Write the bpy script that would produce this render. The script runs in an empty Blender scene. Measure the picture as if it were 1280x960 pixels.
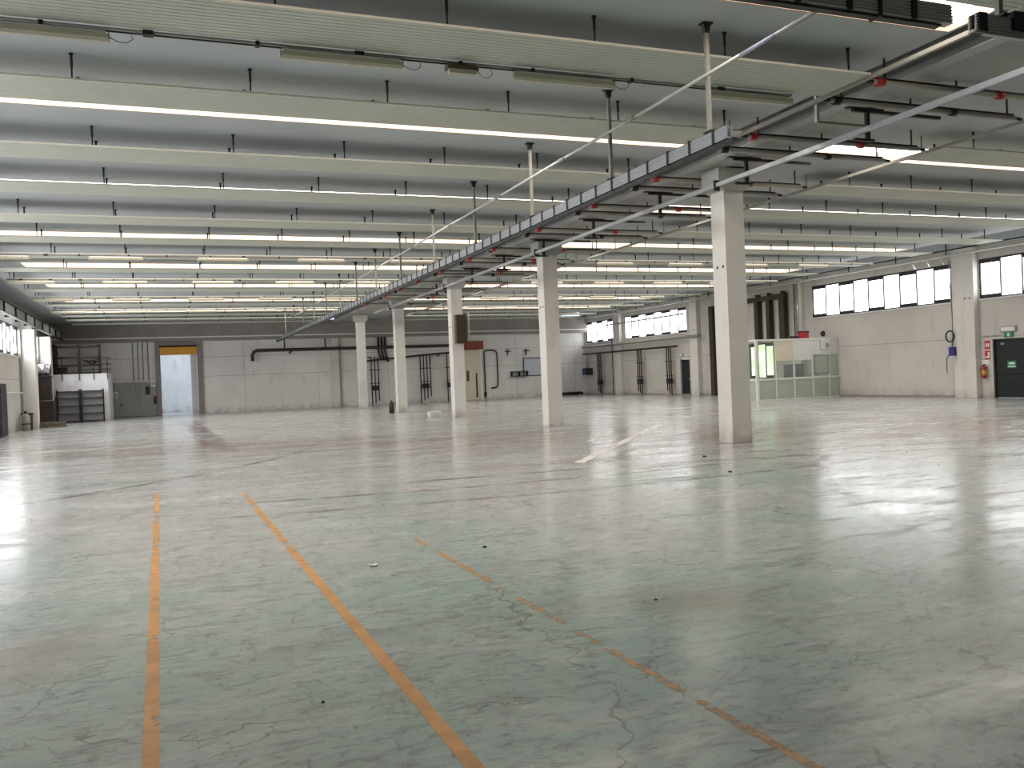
import bpy, bmesh, math, random
from mathutils import Matrix, Vector
random.seed(7)
S = bpy.context.scene
COL = S.collection

# ------------------------------------------------------------------ camera, world, exposure
EYE = 1.7
FPX, YAW, PITCH, ROLL = 1096.0, math.radians(21.4975), math.radians(-0.4754), math.radians(-2.3271)
cam_d = bpy.data.cameras.new('camera'); cam = bpy.data.objects.new('camera', cam_d); COL.objects.link(cam)
cam_d.sensor_width = 36.0; cam_d.lens = 36.0 * FPX / 1280.0
cam_d.clip_start = 0.05; cam_d.clip_end = 300
fw = Vector((math.sin(YAW) * math.cos(PITCH), math.cos(YAW) * math.cos(PITCH), math.sin(PITCH)))
rt = Vector((math.cos(YAW), -math.sin(YAW), 0)); up = rt.cross(fw)
r2 = math.cos(ROLL) * rt + math.sin(ROLL) * up; u2 = -math.sin(ROLL) * rt + math.cos(ROLL) * up
M = Matrix((r2, u2, -fw)).transposed().to_4x4(); M.translation = (0, 0, EYE)
cam.matrix_world = M
S.camera = cam

SKYLIGHT, WINDOW_R, WINDOW_L, ANNEX = 6.0, 3.7, 12.0, 2.0      # radiance of the daylit panes and of the added annex pane
EXPOSURE = 0.36
w = bpy.data.worlds.new('world'); S.world = w; w.use_nodes = True
w.node_tree.nodes['Background'].inputs[0].default_value = (0.75, 0.85, 1, 1)
w.node_tree.nodes['Background'].inputs[1].default_value = 1.0
S.view_settings.view_transform = 'Standard'; S.view_settings.look = 'None'
S.view_settings.exposure = EXPOSURE; S.view_settings.gamma = 1.0; S.view_settings.use_curve_mapping = False
S.cycles.use_denoising = True
S.cycles.max_bounces = 10; S.cycles.diffuse_bounces = 6; S.cycles.glossy_bounces = 4
S.cycles.sample_clamp_indirect = 6.0

# ------------------------------------------------------------------ materials
def srgb(r, g, b):
    f = lambda c: c / 12.92 if c <= 0.04045 else ((c + 0.055) / 1.055) ** 2.4
    return (f(r / 255), f(g / 255), f(b / 255), 1)

class NT:
    def __init__(s, name):
        s.m = bpy.data.materials.new(name); s.m.use_nodes = True
        s.t = s.m.node_tree; s.n = s.t.nodes; s.b = s.n['Principled BSDF']
    def new(s, kind, **kw):
        n = s.n.new(kind)
        for k, v in kw.items(): setattr(n, k, v)
        return n
    def link(s, a, b): s.t.links.new(a, b)
    def pos(s): return s.new('ShaderNodeNewGeometry').outputs['Position']
    def xyz(s, v=None):
        n = s.new('ShaderNodeSeparateXYZ'); s.link(v or s.pos(), n.inputs[0]); return n.outputs
    def scale(s, v, sc, loc=(0, 0, 0), rot=(0, 0, 0)):
        n = s.new('ShaderNodeMapping'); s.link(v, n.inputs[0]); n.inputs[3].default_value = sc
        n.inputs[1].default_value = loc; n.inputs[2].default_value = rot; return n.outputs[0]
    def noise(s, v, sc, det=4, rough=0.55, dist=0.0):
        n = s.new('ShaderNodeTexNoise'); s.link(v, n.inputs['Vector'])
        n.inputs['Scale'].default_value = sc; n.inputs['Detail'].default_value = det
        n.inputs['Roughness'].default_value = rough; n.inputs['Distortion'].default_value = dist
        return n.outputs[0]
    def ramp(s, f, a, b, lo=0.0, hi=1.0):
        n = s.new('ShaderNodeMapRange'); n.clamp = True; s.link(f, n.inputs[0])
        for i, x in zip((1, 2, 3, 4), (a, b, lo, hi)): n.inputs[i].default_value = x
        return n.outputs[0]
    def math(s, op, a, b=None, c=None):
        n = s.new('ShaderNodeMath', operation=op)
        for i, x in enumerate((a, b, c)):
            if x is None: continue
            if isinstance(x, (int, float)): n.inputs[i].default_value = x
            else: s.link(x, n.inputs[i])
        return n.outputs[0]
    def mix(s, f, a, b):
        n = s.new('ShaderNodeMix', data_type='RGBA')
        if isinstance(f, (int, float)): n.inputs[0].default_value = f
        else: s.link(f, n.inputs[0])
        for i, x in ((6, a), (7, b)):
            if isinstance(x, tuple): n.inputs[i].default_value = x
            else: s.link(x, n.inputs[i])
        return n.outputs[2]
    def bump(s, h, st=0.2, d=0.01):
        n = s.new('ShaderNodeBump'); n.inputs['Strength'].default_value = st; n.inputs['Distance'].default_value = d
        s.link(h, n.inputs['Height']); s.link(n.outputs[0], s.b.inputs['Normal'])

MATS = {}
def mat(name, rgb, rough=0.6, var=0.12, sc=3.0, metal=0.0, dark=None):
    """painted / metal surface with soft procedural wear"""
    if name in MATS: return MATS[name]
    k = NT(name); c = srgb(*rgb); p = k.pos()
    f = k.noise(p, sc, 5, 0.6)
    d = dark and srgb(*dark) or tuple(x * (1 - 2.2 * var) for x in c[:3]) + (1,)
    k.link(k.mix(k.ramp(f, 0.3, 0.75), d, c), k.b.inputs['Base Color'])
    k.link(k.ramp(f, 0.2, 0.8, min(1, rough + 0.1), max(0.05, rough - 0.1)), k.b.inputs['Roughness'])
    k.b.inputs['Metallic'].default_value = metal
    MATS[name] = k.m; return k.m

def emit_mat(name, rgb, strength, mottled=None):
    k = NT(name); c = srgb(*rgb)
    k.b.inputs['Base Color'].default_value = (0.6, 0.6, 0.6, 1); k.b.inputs['Roughness'].default_value = 0.3
    if mottled:
        f = k.noise(k.pos(), mottled[1], 3)
        k.link(k.mix(k.ramp(f, 0.42, 0.6), srgb(*mottled[0]), c), k.b.inputs['Emission Color'])
    else: k.b.inputs['Emission Color'].default_value = c
    k.b.inputs['Emission Strength'].default_value = strength
    return k.m

def wall_mat(name, rgb, zlines, ylines=None, ax=1):
    k = NT(name); c = srgb(*rgb); p = k.pos(); x = k.xyz(p)
    big = k.noise(p, 0.35, 4, 0.6); fine = k.noise(k.scale(p, (1, 1, 0.25)), 2.2, 6, 0.65)
    col = k.mix(k.ramp(big, 0.35, 0.7), tuple(v * 0.86 for v in c[:3]) + (1,), c)
    col = k.mix(k.ramp(fine, 0.56, 0.78, 0, 0.35), col, srgb(128, 118, 108))
    # grime kicked up along the floor
    low = k.math('MULTIPLY', k.ramp(x[2], 0.45, 0.0), k.ramp(k.noise(p, 3.0, 5), 0.35, 0.6))
    col = k.mix(k.math('MULTIPLY', low, 0.55), col, srgb(120, 105, 95))
    line = None
    for z in zlines:
        m = k.math('COMPARE', x[2], z, 0.014); line = m if line is None else k.math('MAXIMUM', line, m)
    if ylines:
        q = k.math('PINGPONG', k.math('SUBTRACT', x[ax], ylines[0]), ylines[1] / 2)
        line = k.math('MAXIMUM', line, k.math('LESS_THAN', q, 0.012))
    if line is not None: col = k.mix(k.math('MULTIPLY', line, 0.55), col, srgb(95, 90, 84))
    k.link(col, k.b.inputs['Base Color']); k.b.inputs['Roughness'].default_value = 0.75
    k.bump(fine, 0.15, 0.01)
    return k.m

def floor_mat():
    k = NT('worn_mint_epoxy_floor'); p = k.pos(); x = k.xyz(p)
    grey, mint, pale, brown, dark = srgb(175, 178, 176), srgb(155, 178, 170), srgb(199, 201, 199), srgb(152, 141, 134), srgb(112, 116, 115)
    big = k.noise(p, 0.30, 5, 0.6, 0.4); mid = k.noise(k.scale(p, (0.6, 1.2, 1)), 0.9, 6, 0.65, 0.3)
    # mint coating survives mostly in the foreground, worn off towards the far end
    wear = k.math('ADD', k.math('MULTIPLY', big, 0.75), k.ramp(x[1], 3.0, 20.0, -0.05, 0.28))
    col = k.mix(k.ramp(wear, 0.36, 0.52), mint, grey)
    col = k.mix(k.ramp(mid, 0.50, 0.72, 0, 0.6), col, pale)
    # brownish dirt
    br = k.noise(p, 0.16, 5, 0.7, 0.6)
    col = k.mix(k.math('MULTIPLY', k.ramp(br, 0.50, 0.68), 0.55), col, brown)
    # long traffic band in front of the columns
    band = k.math('MULTIPLY', k.ramp(k.math('ABSOLUTE', k.math('SUBTRACT', x[1], k.math('ADD', k.math('MULTIPLY', x[0], -0.55), 27.5))), 6.5, 1.5),
                  k.ramp(k.noise(k.scale(p, (0.25, 1.0, 1)), 0.8, 5), 0.35, 0.62))
    col = k.mix(k.math('MULTIPLY', band, 0.85), col, srgb(134, 119, 110))
    # short scuffs, stretched mostly sideways
    sp = k.scale(p, (0.55, 2.6, 1), rot=(0, 0, 0.25))
    sc1 = k.noise(sp, 1.5, 7, 0.72, 0.8)
    col = k.mix(k.ramp(sc1, 0.545, 0.66, 0, 0.7), col, dark)
    sp2 = k.scale(p, (2.2, 0.7, 1), rot=(0, 0, -0.6)); sc2 = k.noise(sp2, 2.3, 6, 0.7, 1.2)
    col = k.mix(k.ramp(sc2, 0.57, 0.68, 0, 0.55), col, srgb(128, 128, 122))
    # dense fine scuffing
    sp3 = k.scale(p, (1.5, 5.0, 1), rot=(0, 0, 0.12)); sc3 = k.noise(sp3, 2.6, 6, 0.72, 0.6)
    col = k.mix(k.ramp(sc3, 0.52, 0.62, 0, 0.65), col, srgb(118, 123, 121))
    sc4 = k.noise(k.scale(p, (3.0, 3.4, 1), loc=(7, 3, 0)), 2.2, 7, 0.75, 1.6)
    col = k.mix(k.ramp(sc4, 0.55, 0.63, 0, 0.6), col, srgb(100, 103, 99))
    sc5 = k.noise(k.scale(p, (1.0, 3.4, 1), loc=(3, 9, 0), rot=(0, 0, -0.15)), 2.0, 7, 0.74, 0.8)
    col = k.mix(k.ramp(sc5, 0.54, 0.66, 0, 0.6), col, srgb(202, 203, 200))
    # hair cracks
    v = k.new('ShaderNodeTexVoronoi', feature='DISTANCE_TO_EDGE'); v.inputs['Scale'].default_value = 0.75
    off = k.new('ShaderNodeTexNoise'); k.link(p, off.inputs['Vector']); off.inputs['Scale'].default_value = 2.0; off.inputs['Detail'].default_value = 5
    ad = k.new('ShaderNodeVectorMath', operation='MULTIPLY_ADD'); k.link(off.outputs[1], ad.inputs[0]); ad.inputs[1].default_value = (0.9, 0.9, 0); k.link(p, ad.inputs[2])
    k.link(ad.outputs[0], v.inputs['Vector'])
    crack = k.math('MULTIPLY', k.ramp(v.outputs['Distance'], 0.007, 0.0015), k.ramp(k.noise(p, 0.7, 3), 0.44, 0.52))
    col = k.mix(k.math('MULTIPLY', crack, 0.6), col, srgb(80, 74, 68))
    # tyre marks: arcs and straight runs with their own shape
    def arc(cx, cy, r, wd, st, a, b):
        nonlocal col
        dx = k.math('SUBTRACT', x[0], cx); dy = k.math('SUBTRACT', x[1], cy)
        d = k.math('SQRT', k.math('ADD', k.math('MULTIPLY', dx, dx), k.math('MULTIPLY', dy, dy)))
        m = k.ramp(k.math('ABSOLUTE', k.math('SUBTRACT', d, r)), wd, wd * 0.5)
        m = k.math('MULTIPLY', m, k.math('MULTIPLY', k.ramp(x[0], a, a + 1.5), k.ramp(x[0], b, b - 1.5)))
        m = k.math('MULTIPLY', m, k.ramp(k.noise(p, 1.3, 5), 0.35, 0.6))
        col = k.mix(k.math('MULTIPLY', m, min(1, st + 0.2)), col, srgb(74, 68, 66))
    arc(4.0, -12.0, 26.3, 0.16, 0.55, 3, 24); arc(4.0, -12.0, 27.5, 0.16, 0.5, 6, 22)
    arc(6.0, 40.0, 27.0, 0.14, 0.5, 0, 14); arc(6.0, 40.0, 28.4, 0.14, 0.5, 0, 13)
    arc(-14.0, 30.0, 18.5, 0.13, 0.5, -3, 4.5); arc(26, -2, 21, 0.12, 0.45, 6, 20)
    arc(26, 2, 22.3, 0.14, 0.5, 7, 20)
    # dark drag mark running in from the far doorway
    m = k.math('MULTIPLY', k.ramp(k.math('ABSOLUTE', k.math('SUBTRACT', x[0], k.math('ADD', 1.35, k.math('MULTIPLY', k.math('SUBTRACT', x[1], 25.0), -0.012)))), 0.55, 0.25),
               k.math('MULTIPLY', k.ramp(x[1], 23.5, 27.0), k.ramp(x[1], 55.0, 46.0)))
    m = k.math('MULTIPLY', m, k.ramp(k.noise(k.scale(p, (1.6, 0.3, 1)), 1.0, 5), 0.32, 0.55))
    col = k.mix(k.math('MULTIPLY', m, 0.9), col, srgb(104, 88, 88))
    # brown stain patches with a fixed place
    for (cx, cy, rx, ry, st) in ((3.6, 5.4, 0.75, 0.75, 0.5), (-0.9, 6.4, 0.9, 0.9, 0.55), (-1.6, 5.4, 0.8, 0.5, 0.5), (8.5, 15.6, 5, 0.8, 0.5), (15.5, 15.3, 5, 0.9, 0.5), (16.5, 13.2, 3.5, 0.45, 0.5)):
        dx = k.math('DIVIDE', k.math('SUBTRACT', x[0], cx), rx); dy = k.math('DIVIDE', k.math('SUBTRACT', x[1], cy), ry)
        d = k.math('SQRT', k.math('ADD', k.math('MULTIPLY', dx, dx), k.math('MULTIPLY', dy, dy)))
        m = k.ramp(k.math('ADD', d, k.math('MULTIPLY', k.noise(p, 1.1, 5), 1.1)), 1.45, 0.75)
        col = k.mix(k.math('MULTIPLY', m, st), col, srgb(128, 116, 98))
    k.link(col, k.b.inputs['Base Color'])
    rg = k.math('ADD', k.ramp(mid, 0.3, 0.75, 0.13, 0.27), k.ramp(sc1, 0.5, 0.7, 0, 0.16))
    k.link(rg, k.b.inputs['Roughness']); k.b.inputs['IOR'].default_value = 1.5
    k.bump(k.noise(k.scale(p, (0.8, 2.2, 1)), 4.5, 5), 0.10, 0.007)
    return k.m

def line_mat(name, rgb, keep):
    k = NT(name); p = k.pos(); f = k.noise(p, 3.2, 6, 0.7); g = k.noise(p, 14, 4, 0.7); h = k.noise(p, 0.6, 2)
    tot = k.math('ADD', k.math('MULTIPLY', f, 0.55), k.math('ADD', k.math('MULTIPLY', g, 0.2), k.math('MULTIPLY', h, 0.25)))
    k.link(k.mix(k.ramp(f, 0.35, 0.65), srgb(*[c * 0.8 for c in rgb]), srgb(*rgb)), k.b.inputs['Base Color'])
    far = k.ramp(k.xyz(p)[1], 8.0, 15.5, 0, 0.075)
    k.link(k.ramp(k.math('ADD', tot, far), keep, keep + 0.06, 1, 0), k.b.inputs['Alpha']); k.b.inputs['Roughness'].default_value = 0.4
    return k.m

def glass_mat(name, tint, refl=0.12):
    k = NT(name); t = k.new('ShaderNodeBsdfTransparent'); t.inputs[0].default_value = tint
    g = k.new('ShaderNodeBsdfGlossy'); g.inputs['Roughness'].default_value = 0.05
    mx = k.new('ShaderNodeMixShader'); mx.inputs[0].default_value = refl
    k.link(t.outputs[0], mx.inputs[1]); k.link(g.outputs[0], mx.inputs[2]); k.link(mx.outputs[0], k.n['Material Output'].inputs[0])
    return k.m

M_FLOOR = floor_mat()
M_CEIL = mat('grey_painted_roof_shell', (184, 190, 192), 0.8, 0.06, 0.6)
M_REV = mat('skylight_reveal_boards', (214, 186, 166), 0.7, 0.1, 4)
M_BAFFLE = mat('pale_green_grey_sheet', (196, 200, 188), 0.55, 0.05, 0.8)
M_LIPLIGHT = mat('painted_lip_highlight', (206, 206, 190), 0.5, 0.05, 2)
M_BEAM = mat('painted_concrete_beam', (174, 176, 172), 0.8, 0.1, 0.8)
M_COLUMN = wall_mat('white_painted_concrete_column', (216, 214, 208), [])
M_WALL = wall_mat('white_wall_panels', (196, 192, 186), [2.55], (27.4, 10.1), 1)
M_WALLB = wall_mat('white_back_wall_panels', (230, 229, 226), [2.6, 3.95], (5.2, 5.2), 0)
M_WALLIN = wall_mat('annex_wall', (228, 230, 232), [])
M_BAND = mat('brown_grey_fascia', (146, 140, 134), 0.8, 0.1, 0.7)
M_DARK = mat('dark_steel', (46, 46, 46), 0.5, 0.15, 6, 0.3)
M_BLACK = mat('black_rubber', (22, 22, 22), 0.6, 0.1, 6)
M_TRAYLT = mat('lightened_tray_grey', (208, 205, 198), 0.6, 0.06, 4)  # tray grey lightened to offset the shade it hangs in
M_GALV = mat('galvanised_steel', (176, 182, 186), 0.38, 0.08, 5, 0.55)
M_PIPE = mat('grey_painted_pipe', (150, 148, 138), 0.5, 0.1, 4)
M_LTPIPE = mat('pale_grey_tube', (196, 196, 190), 0.45, 0.08, 4, 0.2)
M_RED = mat('red_collar_paint', (176, 34, 34), 0.45, 0.12, 5)
M_SIGNRED = mat('red_sign', (190, 36, 40), 0.4, 0.05, 5)
M_WHITE = mat('white_plastic', (226, 226, 222), 0.4, 0.04, 5)
M_LAMP = mat('lamp_diffuser', (182, 178, 156), 0.25, 0.06, 3)
M_GREYMET = mat('grey_metal_sheet', (148, 154, 150), 0.5, 0.08, 1.5)
M_GREYBOX = mat('grey_switch_box', (150, 156, 154), 0.5, 0.08, 4)
M_JAMB = mat('grey_brown_door_frame', (142, 132, 128), 0.55, 0.08, 3)
M_AMBER = mat('amber_roller_curtain', (224, 158, 40), 0.4, 0.08, 3)
M_GREENDOOR = mat('dark_green_fire_door', (7, 25, 23), 0.65, 0.12, 2)
M_GREEN = mat('exit_sign_green', (30, 130, 96), 0.4, 0.05, 5)
M_RACK = mat('dark_purple_rack_steel', (56, 48, 56), 0.5, 0.12, 4, 0.2)
M_SHELFB = mat('grey_shelf_panel', (168, 168, 170), 0.5, 0.08, 3)
M_RUST = mat('dark_rusty_brown', (58, 44, 38), 0.7, 0.2, 3)
M_WOOD = mat('weathered_timber', (112, 104, 92), 0.75, 0.15, 6)
M_BLUE = mat('blue_plastic', (42, 42, 120), 0.4, 0.1, 5)
M_DUCT = mat('dark_olive_duct', (60, 54, 34), 0.6, 0.15, 2)
M_BROWNCAB = mat('brown_cabinet', (84, 70, 40), 0.5, 0.1, 2)
M_DOORW = mat('cream_door', (222, 212, 188), 0.5, 0.05, 3)
M_REDHEAD = mat('red_brown_header', (140, 66, 40), 0.5, 0.1, 3)
M_PARTGREEN = mat('grey_green_partition_panel', (178, 188, 172), 0.45, 0.06, 2)
M_BOARD = mat('whiteboard', (196, 202, 210), 0.3, 0.04, 2)
M_ORANGE = line_mat('orange_floor_paint', (222, 162, 88), 0.545)
M_ORANGEW = line_mat('worn_orange_floor_paint', (206, 160, 104), 0.485)
M_SCRAPE = line_mat('white_scrape', (250, 248, 244), 0.60)
M_YEL = mat('yellow_label', (214, 160, 50), 0.4, 0.05, 4)
M_CHROME = mat('dull_aluminium', (200, 200, 202), 0.25, 0.05, 5, 0.8)
M_SKY = emit_mat('daylit_skylight_sheet', (255, 246, 238), SKYLIGHT)
M_WINR = emit_mat('daylit_frosted_glass', (255, 255, 255), WINDOW_R)
M_WINL = emit_mat('daylit_left_glass', (250, 250, 255), WINDOW_L)
M_WINLOW = emit_mat('daylit_glass_with_trees', (236, 250, 228), 1.5, ((190, 222, 160), 1.4))
M_ANNEXGLOW = emit_mat('annex_added_glow', (236, 244, 255), ANNEX)
M_GLASS = glass_mat('office_glass', (0.86, 0.92, 0.88, 1))

# ------------------------------------------------------------------ mesh helpers
class MB:
    def __init__(s): s.bm = bmesh.new()
    def box(s, x0, x1, y0, y1, z0, z1):
        v = [s.bm.verts.new((x, y, z)) for z in (z0, z1) for y in (y0, y1) for x in (x0, x1)]
        for f in ((0, 2, 3, 1), (4, 5, 7, 6), (0, 1, 5, 4), (2, 6, 7, 3), (0, 4, 6, 2), (1, 3, 7, 5)):
            s.bm.faces.new([v[i] for i in f])
        return s
    def prism(s, pts, axis, a, b):
        """polygon in the other two axes, extruded from a to b along axis 0/1/2"""
        def P(u, v, t):
            return {0: (t, u, v), 1: (u, t, v), 2: (u, v, t)}[axis]
        A = [s.bm.verts.new(P(u, v, a)) for u, v in pts]; B = [s.bm.verts.new(P(u, v, b)) for u, v in pts]
        n = len(pts)
        for i in range(n): s.bm.faces.new((A[i], A[(i + 1) % n], B[(i + 1) % n], B[i]))
        s.bm.faces.new(A); s.bm.faces.new(B[::-1]); return s
    def tube(s, pts, r, n=8, caps=True):
        rings = []; pts = [Vector(p) for p in pts]
        prev = None
        for i, p in enumerate(pts):
            d = (pts[min(i + 1, len(pts) - 1)] - pts[max(i - 1, 0)]).normalized()
            a = Vector((0, 0, 1)) if abs(d.z) < 0.9 else Vector((1, 0, 0))
            if prev is None: u = d.cross(a).normalized()
            else: u = (prev - d * prev.dot(d)).normalized()
            prev = u; v = d.cross(u)
            rr = r[i] if isinstance(r, (list, tuple)) else r
            rings.append([s.bm.verts.new(p + (u * math.cos(t) + v * math.sin(t)) * rr) for t in [2 * math.pi * j / n for j in range(n)]])
        for A, B in zip(rings, rings[1:]):
            for j in range(n):
                f = s.bm.faces.new((A[j], A[(j + 1) % n], B[(j + 1) % n], B[j])); f.smooth = True
        if caps: s.bm.faces.new(rings[0][::-1]); s.bm.faces.new(rings[-1])
        return s
    def quad(s, *p):
        s.bm.faces.new([s.bm.verts.new(q) for q in p]); return s
    def build(s, name, m, parent=None, bevel=0.0):
        bmesh.ops.recalc_face_normals(s.bm, faces=s.bm.faces)
        if bevel: bmesh.ops.bevel(s.bm, geom=list(s.bm.edges), offset=bevel, segments=2, affect='EDGES', profile=0.6)
        me = bpy.data.meshes.new(name); s.bm.to_mesh(me); s.bm.free(); me.materials.append(m)
        o = bpy.data.objects.new(name, me); COL.objects.link(o)
        if parent: o.parent = parent
        return o

def tag(o, label, cat, group=None):
    o['label'] = label; o['category'] = cat
    if group: o['group'] = group
    return o
def thing(name, label, cat, loc=(0, 0, 0), rz=0.0, group=None):
    o = bpy.data.objects.new(name, None); COL.objects.link(o); o.empty_display_size = 0.2
    o.location = loc; o.rotation_euler = (0, 0, rz); return tag(o, label, cat, group)
def struct(o, label=None):
    o['kind'] = 'structure'
    if label: o['label'] = label
    return o
def structure(name, label=None, loc=(0, 0, 0)):
    o = bpy.data.objects.new(name, None); COL.objects.link(o); o.location = loc; return struct(o, label)
def dup(root, loc, label, group=None):
    r = root.copy(); COL.objects.link(r); r.location = loc; r['label'] = label
    if group: r['group'] = group
    for ch in root.children:
        c = ch.copy(); COL.objects.link(c); c.parent = r
        for g in ch.children:
            d = g.copy(); COL.objects.link(d); d.parent = c
    return r
def copy_part(o, parent, loc):
    c = o.copy(); COL.objects.link(c); c.parent = parent; c.location = loc; return c
ORD = ['first', 'second', 'third', 'fourth', 'fifth', 'sixth', 'seventh', 'eighth', 'ninth', 'tenth', 'eleventh', 'twelfth',
       'thirteenth', 'fourteenth', 'fifteenth', 'sixteenth', 'seventeenth', 'eighteenth', 'nineteenth', 'twentieth']

# ------------------------------------------------------------------ dimensions
XL, XR, YB, YF = -7.0, 32.2, 65.0, -12.0
ZC = 6.42            # underside of roof shell
ZP = 6.05            # underside of the hung panels
LIPS = [6.9, 10.33, 13.47, 17.05, 20.15, 23.75, 27.0, 30.2, 33.7, 36.75, 40.4, 43.6, 47.3, 50.2, 53.8, 57.0, 60.4]
OPEN_AFTER = {0, 2, 4, 6, 8, 10, 12, 14}
LX0, LX1, RX0, RX1 = -5.3, 10.1, 15.05, 29.3       # panel ends in the two bays
OL0, OL1, OR0, OR1 = -4.6, 10.7, 13.5, 29.4        # skylight openings
PW = 1.05

# ------------------------------------------------------------------ floor, ceiling, walls
f = MB().box(XL - 0.3, XR + 0.3, YF - 0.3, YB + 12, -0.2, 0.0).build('floor', M_FLOOR); struct(f)
opens = [(LIPS[i] + (1.5 if i in (0, 4) else 1.36), LIPS[i] + 2.53) for i in sorted(OPEN_AFTER)]
PX0, PX1 = 29.55, 31.95                # raised pocket added along the right wall to darken the ceiling there
BX0, BX1, ZR = 10.80, 13.28, 6.95     # raised pocket the beam sits in, added for a dark line beside it
mb = MB(); T = 0.05
y = YF - 0.3
for a, b in opens:
    for x0, x1 in ((XL - 0.3, BX0), (BX1, PX0), (PX1, XR + 0.3)): mb.box(x0, x1, y, a, ZC, ZC + T)
    for x0, x1 in ((XL - 0.3, OL0), (OL1, BX0), (BX1, OR0), (OR1, PX0), (PX1, XR + 0.3)): mb.box(x0, x1, a, b, ZC, ZC + T)
    y = b
for x0, x1 in ((XL - 0.3, BX0), (BX1, PX0), (PX1, XR + 0.3)): mb.box(x0, x1, y, YB + 0.3, ZC, ZC + T)
mb.box(PX0, PX0 + 0.03, YF - 0.3, YB + 0.3, ZC, ZR); mb.box(PX1, PX1 + 0.03, YF - 0.3, YB + 0.3, ZC, ZR); mb.box(PX0, PX1 + 0.03, YF - 0.3, YB + 0.3, ZR, ZR + T)
mb.box(BX0 - 0.03, BX0, YF - 0.3, YB + 0.3, ZC, ZR); mb.box(BX1, BX1 + 0.03, YF - 0.3, YB + 0.3, ZC, ZR); mb.box(BX0 - 0.03, BX1 + 0.03, YF - 0.3, YB + 0.3, ZR, ZR + T)
struct(mb.build('ceiling', M_CEIL))
n = 0
RV = 0.22
for i, (a, b) in enumerate(opens):
    for side, x0, x1 in (('left', OL0, OL1), ('right', OR0, OR1)):
        n += 1
        o = structure('window_%d' % n, 'long roof skylight opening across the %s bay' % side)
        m2 = MB(); t = 0.03
        z0 = ZC - 0.002
        m2.box(x0, x1, a - t, a + 0.004, z0, ZC + RV); m2.box(x0, x1, b - 0.004, b + t, z0, ZC + RV)
        m2.box(x0 - t, x0 + 0.004, a, b, z0, ZC + RV); m2.box(x1 - 0.004, x1 + t, a, b, z0, ZC + RV)
        m2.build('window_frame', M_REV, o)
        MB().quad((x0, a, ZC + RV - 0.01), (x0, b, ZC + RV - 0.01), (x1, b, ZC + RV - 0.01), (x1, a, ZC + RV - 0.01)).build('pane', M_SKY, o)

# right wall with its strip windows, fire door, low windows and far door
WZ0, WZ1 = 4.18, 5.86
BAYS = [(18.35, 27.3), (28.68, 37.63), (49.8, 58.3), (60.1, 64.7)]
holes = [(a, b, WZ0, WZ1) for a, b in BAYS] + [(24.9, 26.75, 0.0, 2.45), (41.0, 43.2, 1.0, 3.05), (49.6, 50.75, 0, 2.4)]
holes_low = sorted(h for h in holes if h[2] < 3); holes_up = sorted(h for h in holes if h[2] > 3)
def wall_with_holes(name, m, x0, x1, zs, rows):
    b = MB()
    for (za, zb, hs) in rows:
        y = YF - 0.3
        for (a, c, h0, h1) in hs:
            b.box(x0, x1, y, a, za, zb)
            if h0 > za: b.box(x0, x1, a, c, za, h0)
            if h1 < zb: b.box(x0, x1, a, c, h1, zb)
            y = c
        b.box(x0, x1, y, YB + 0.3, za, zb)
    return struct(b.build(name, m))
wall_with_holes('wall_right', M_WALL, XR, XR + 0.25, None, [(0, 3.4, holes_low), (3.4, ZC, holes_up)])

def strip_window(n, label, xw, a, b, z0, z1, m, npane, side):
    """side +1: right wall (room is at -x), -1: left wall"""
    o = structure('window_%d' % n, label)
    s = side; xin = xw + 0.06 * s
    p = MB().quad((xin + 0.05 * s, a, z0), (xin + 0.05 * s, b, z0), (xin + 0.05 * s, b, z1), (xin + 0.05 * s, a, z1)).build('pane', m, o)
    fr = MB(); X0, X1 = sorted((xin - 0.03 * s, xin + 0.04 * s))
    fr.box(X0, X1, a, b, z0, z0 + 0.05); fr.box(X0, X1, a, b, z1 - 0.06, z1)
    fr.box(X0, X1, a, a + 0.05, z0, z1); fr.box(X0, X1, b - 0.05, b, z0, z1)
    fr.build('window_frame', M_DARK, o)
    wd = (b - a) / npane
    for i in range(npane):
        c = MB(); y0, y1 = a + i * wd, a + (i + 1) * wd
        t = 0.15 if i % 2 == 0 else 0.035
        c.box(X0, X1, y0 - 0.018, y0 + 0.018, z0, z1)
        c.box(X0 + 0.004, X1 - 0.004, y0, y1, z0, z0 + t + 0.03); c.box(X0 + 0.004, X1 - 0.004, y0, y1, z1 - t - 0.04, z1)
        c.build('sash', M_DARK, o)
    MB().box(*sorted((xw - 0.05 * s, xw + 0.1 * s)), a, b, z0 - 0.05, z0 + 0.005).build('window_sill', M_WALLIN, o)
    return o
for i, (a, b) in enumerate(BAYS):
    n += 1
    strip_window(n, 'high strip of frosted sliding panes in the right wall', XR, a, b, WZ0, WZ1, M_WINR, max(4, round(b - a)), 1)
n += 1
strip_window(n, 'low dark-framed window behind the glazed office', XR, 41.0, 43.2, 1.0, 3.05, M_WINLOW, 3, 1)

# left wall
LB = [(9.2, 18.4), (19.6, 29.4), (30.8, 40.6), (41.9, 51.2), (52.6, 58.0)]
wall_with_holes('wall_left', M_WALL, XL - 0.25, XL, None, [(0, ZC, [(a, b, 3.75, 5.3) for a, b in LB])])
for a, b in LB:
    n += 1
    strip_window(n, 'high strip of white panes in the left wall', XL, a, b, 3.75, 5.3, M_WINL, max(4, round(b - a)), -1)

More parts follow.
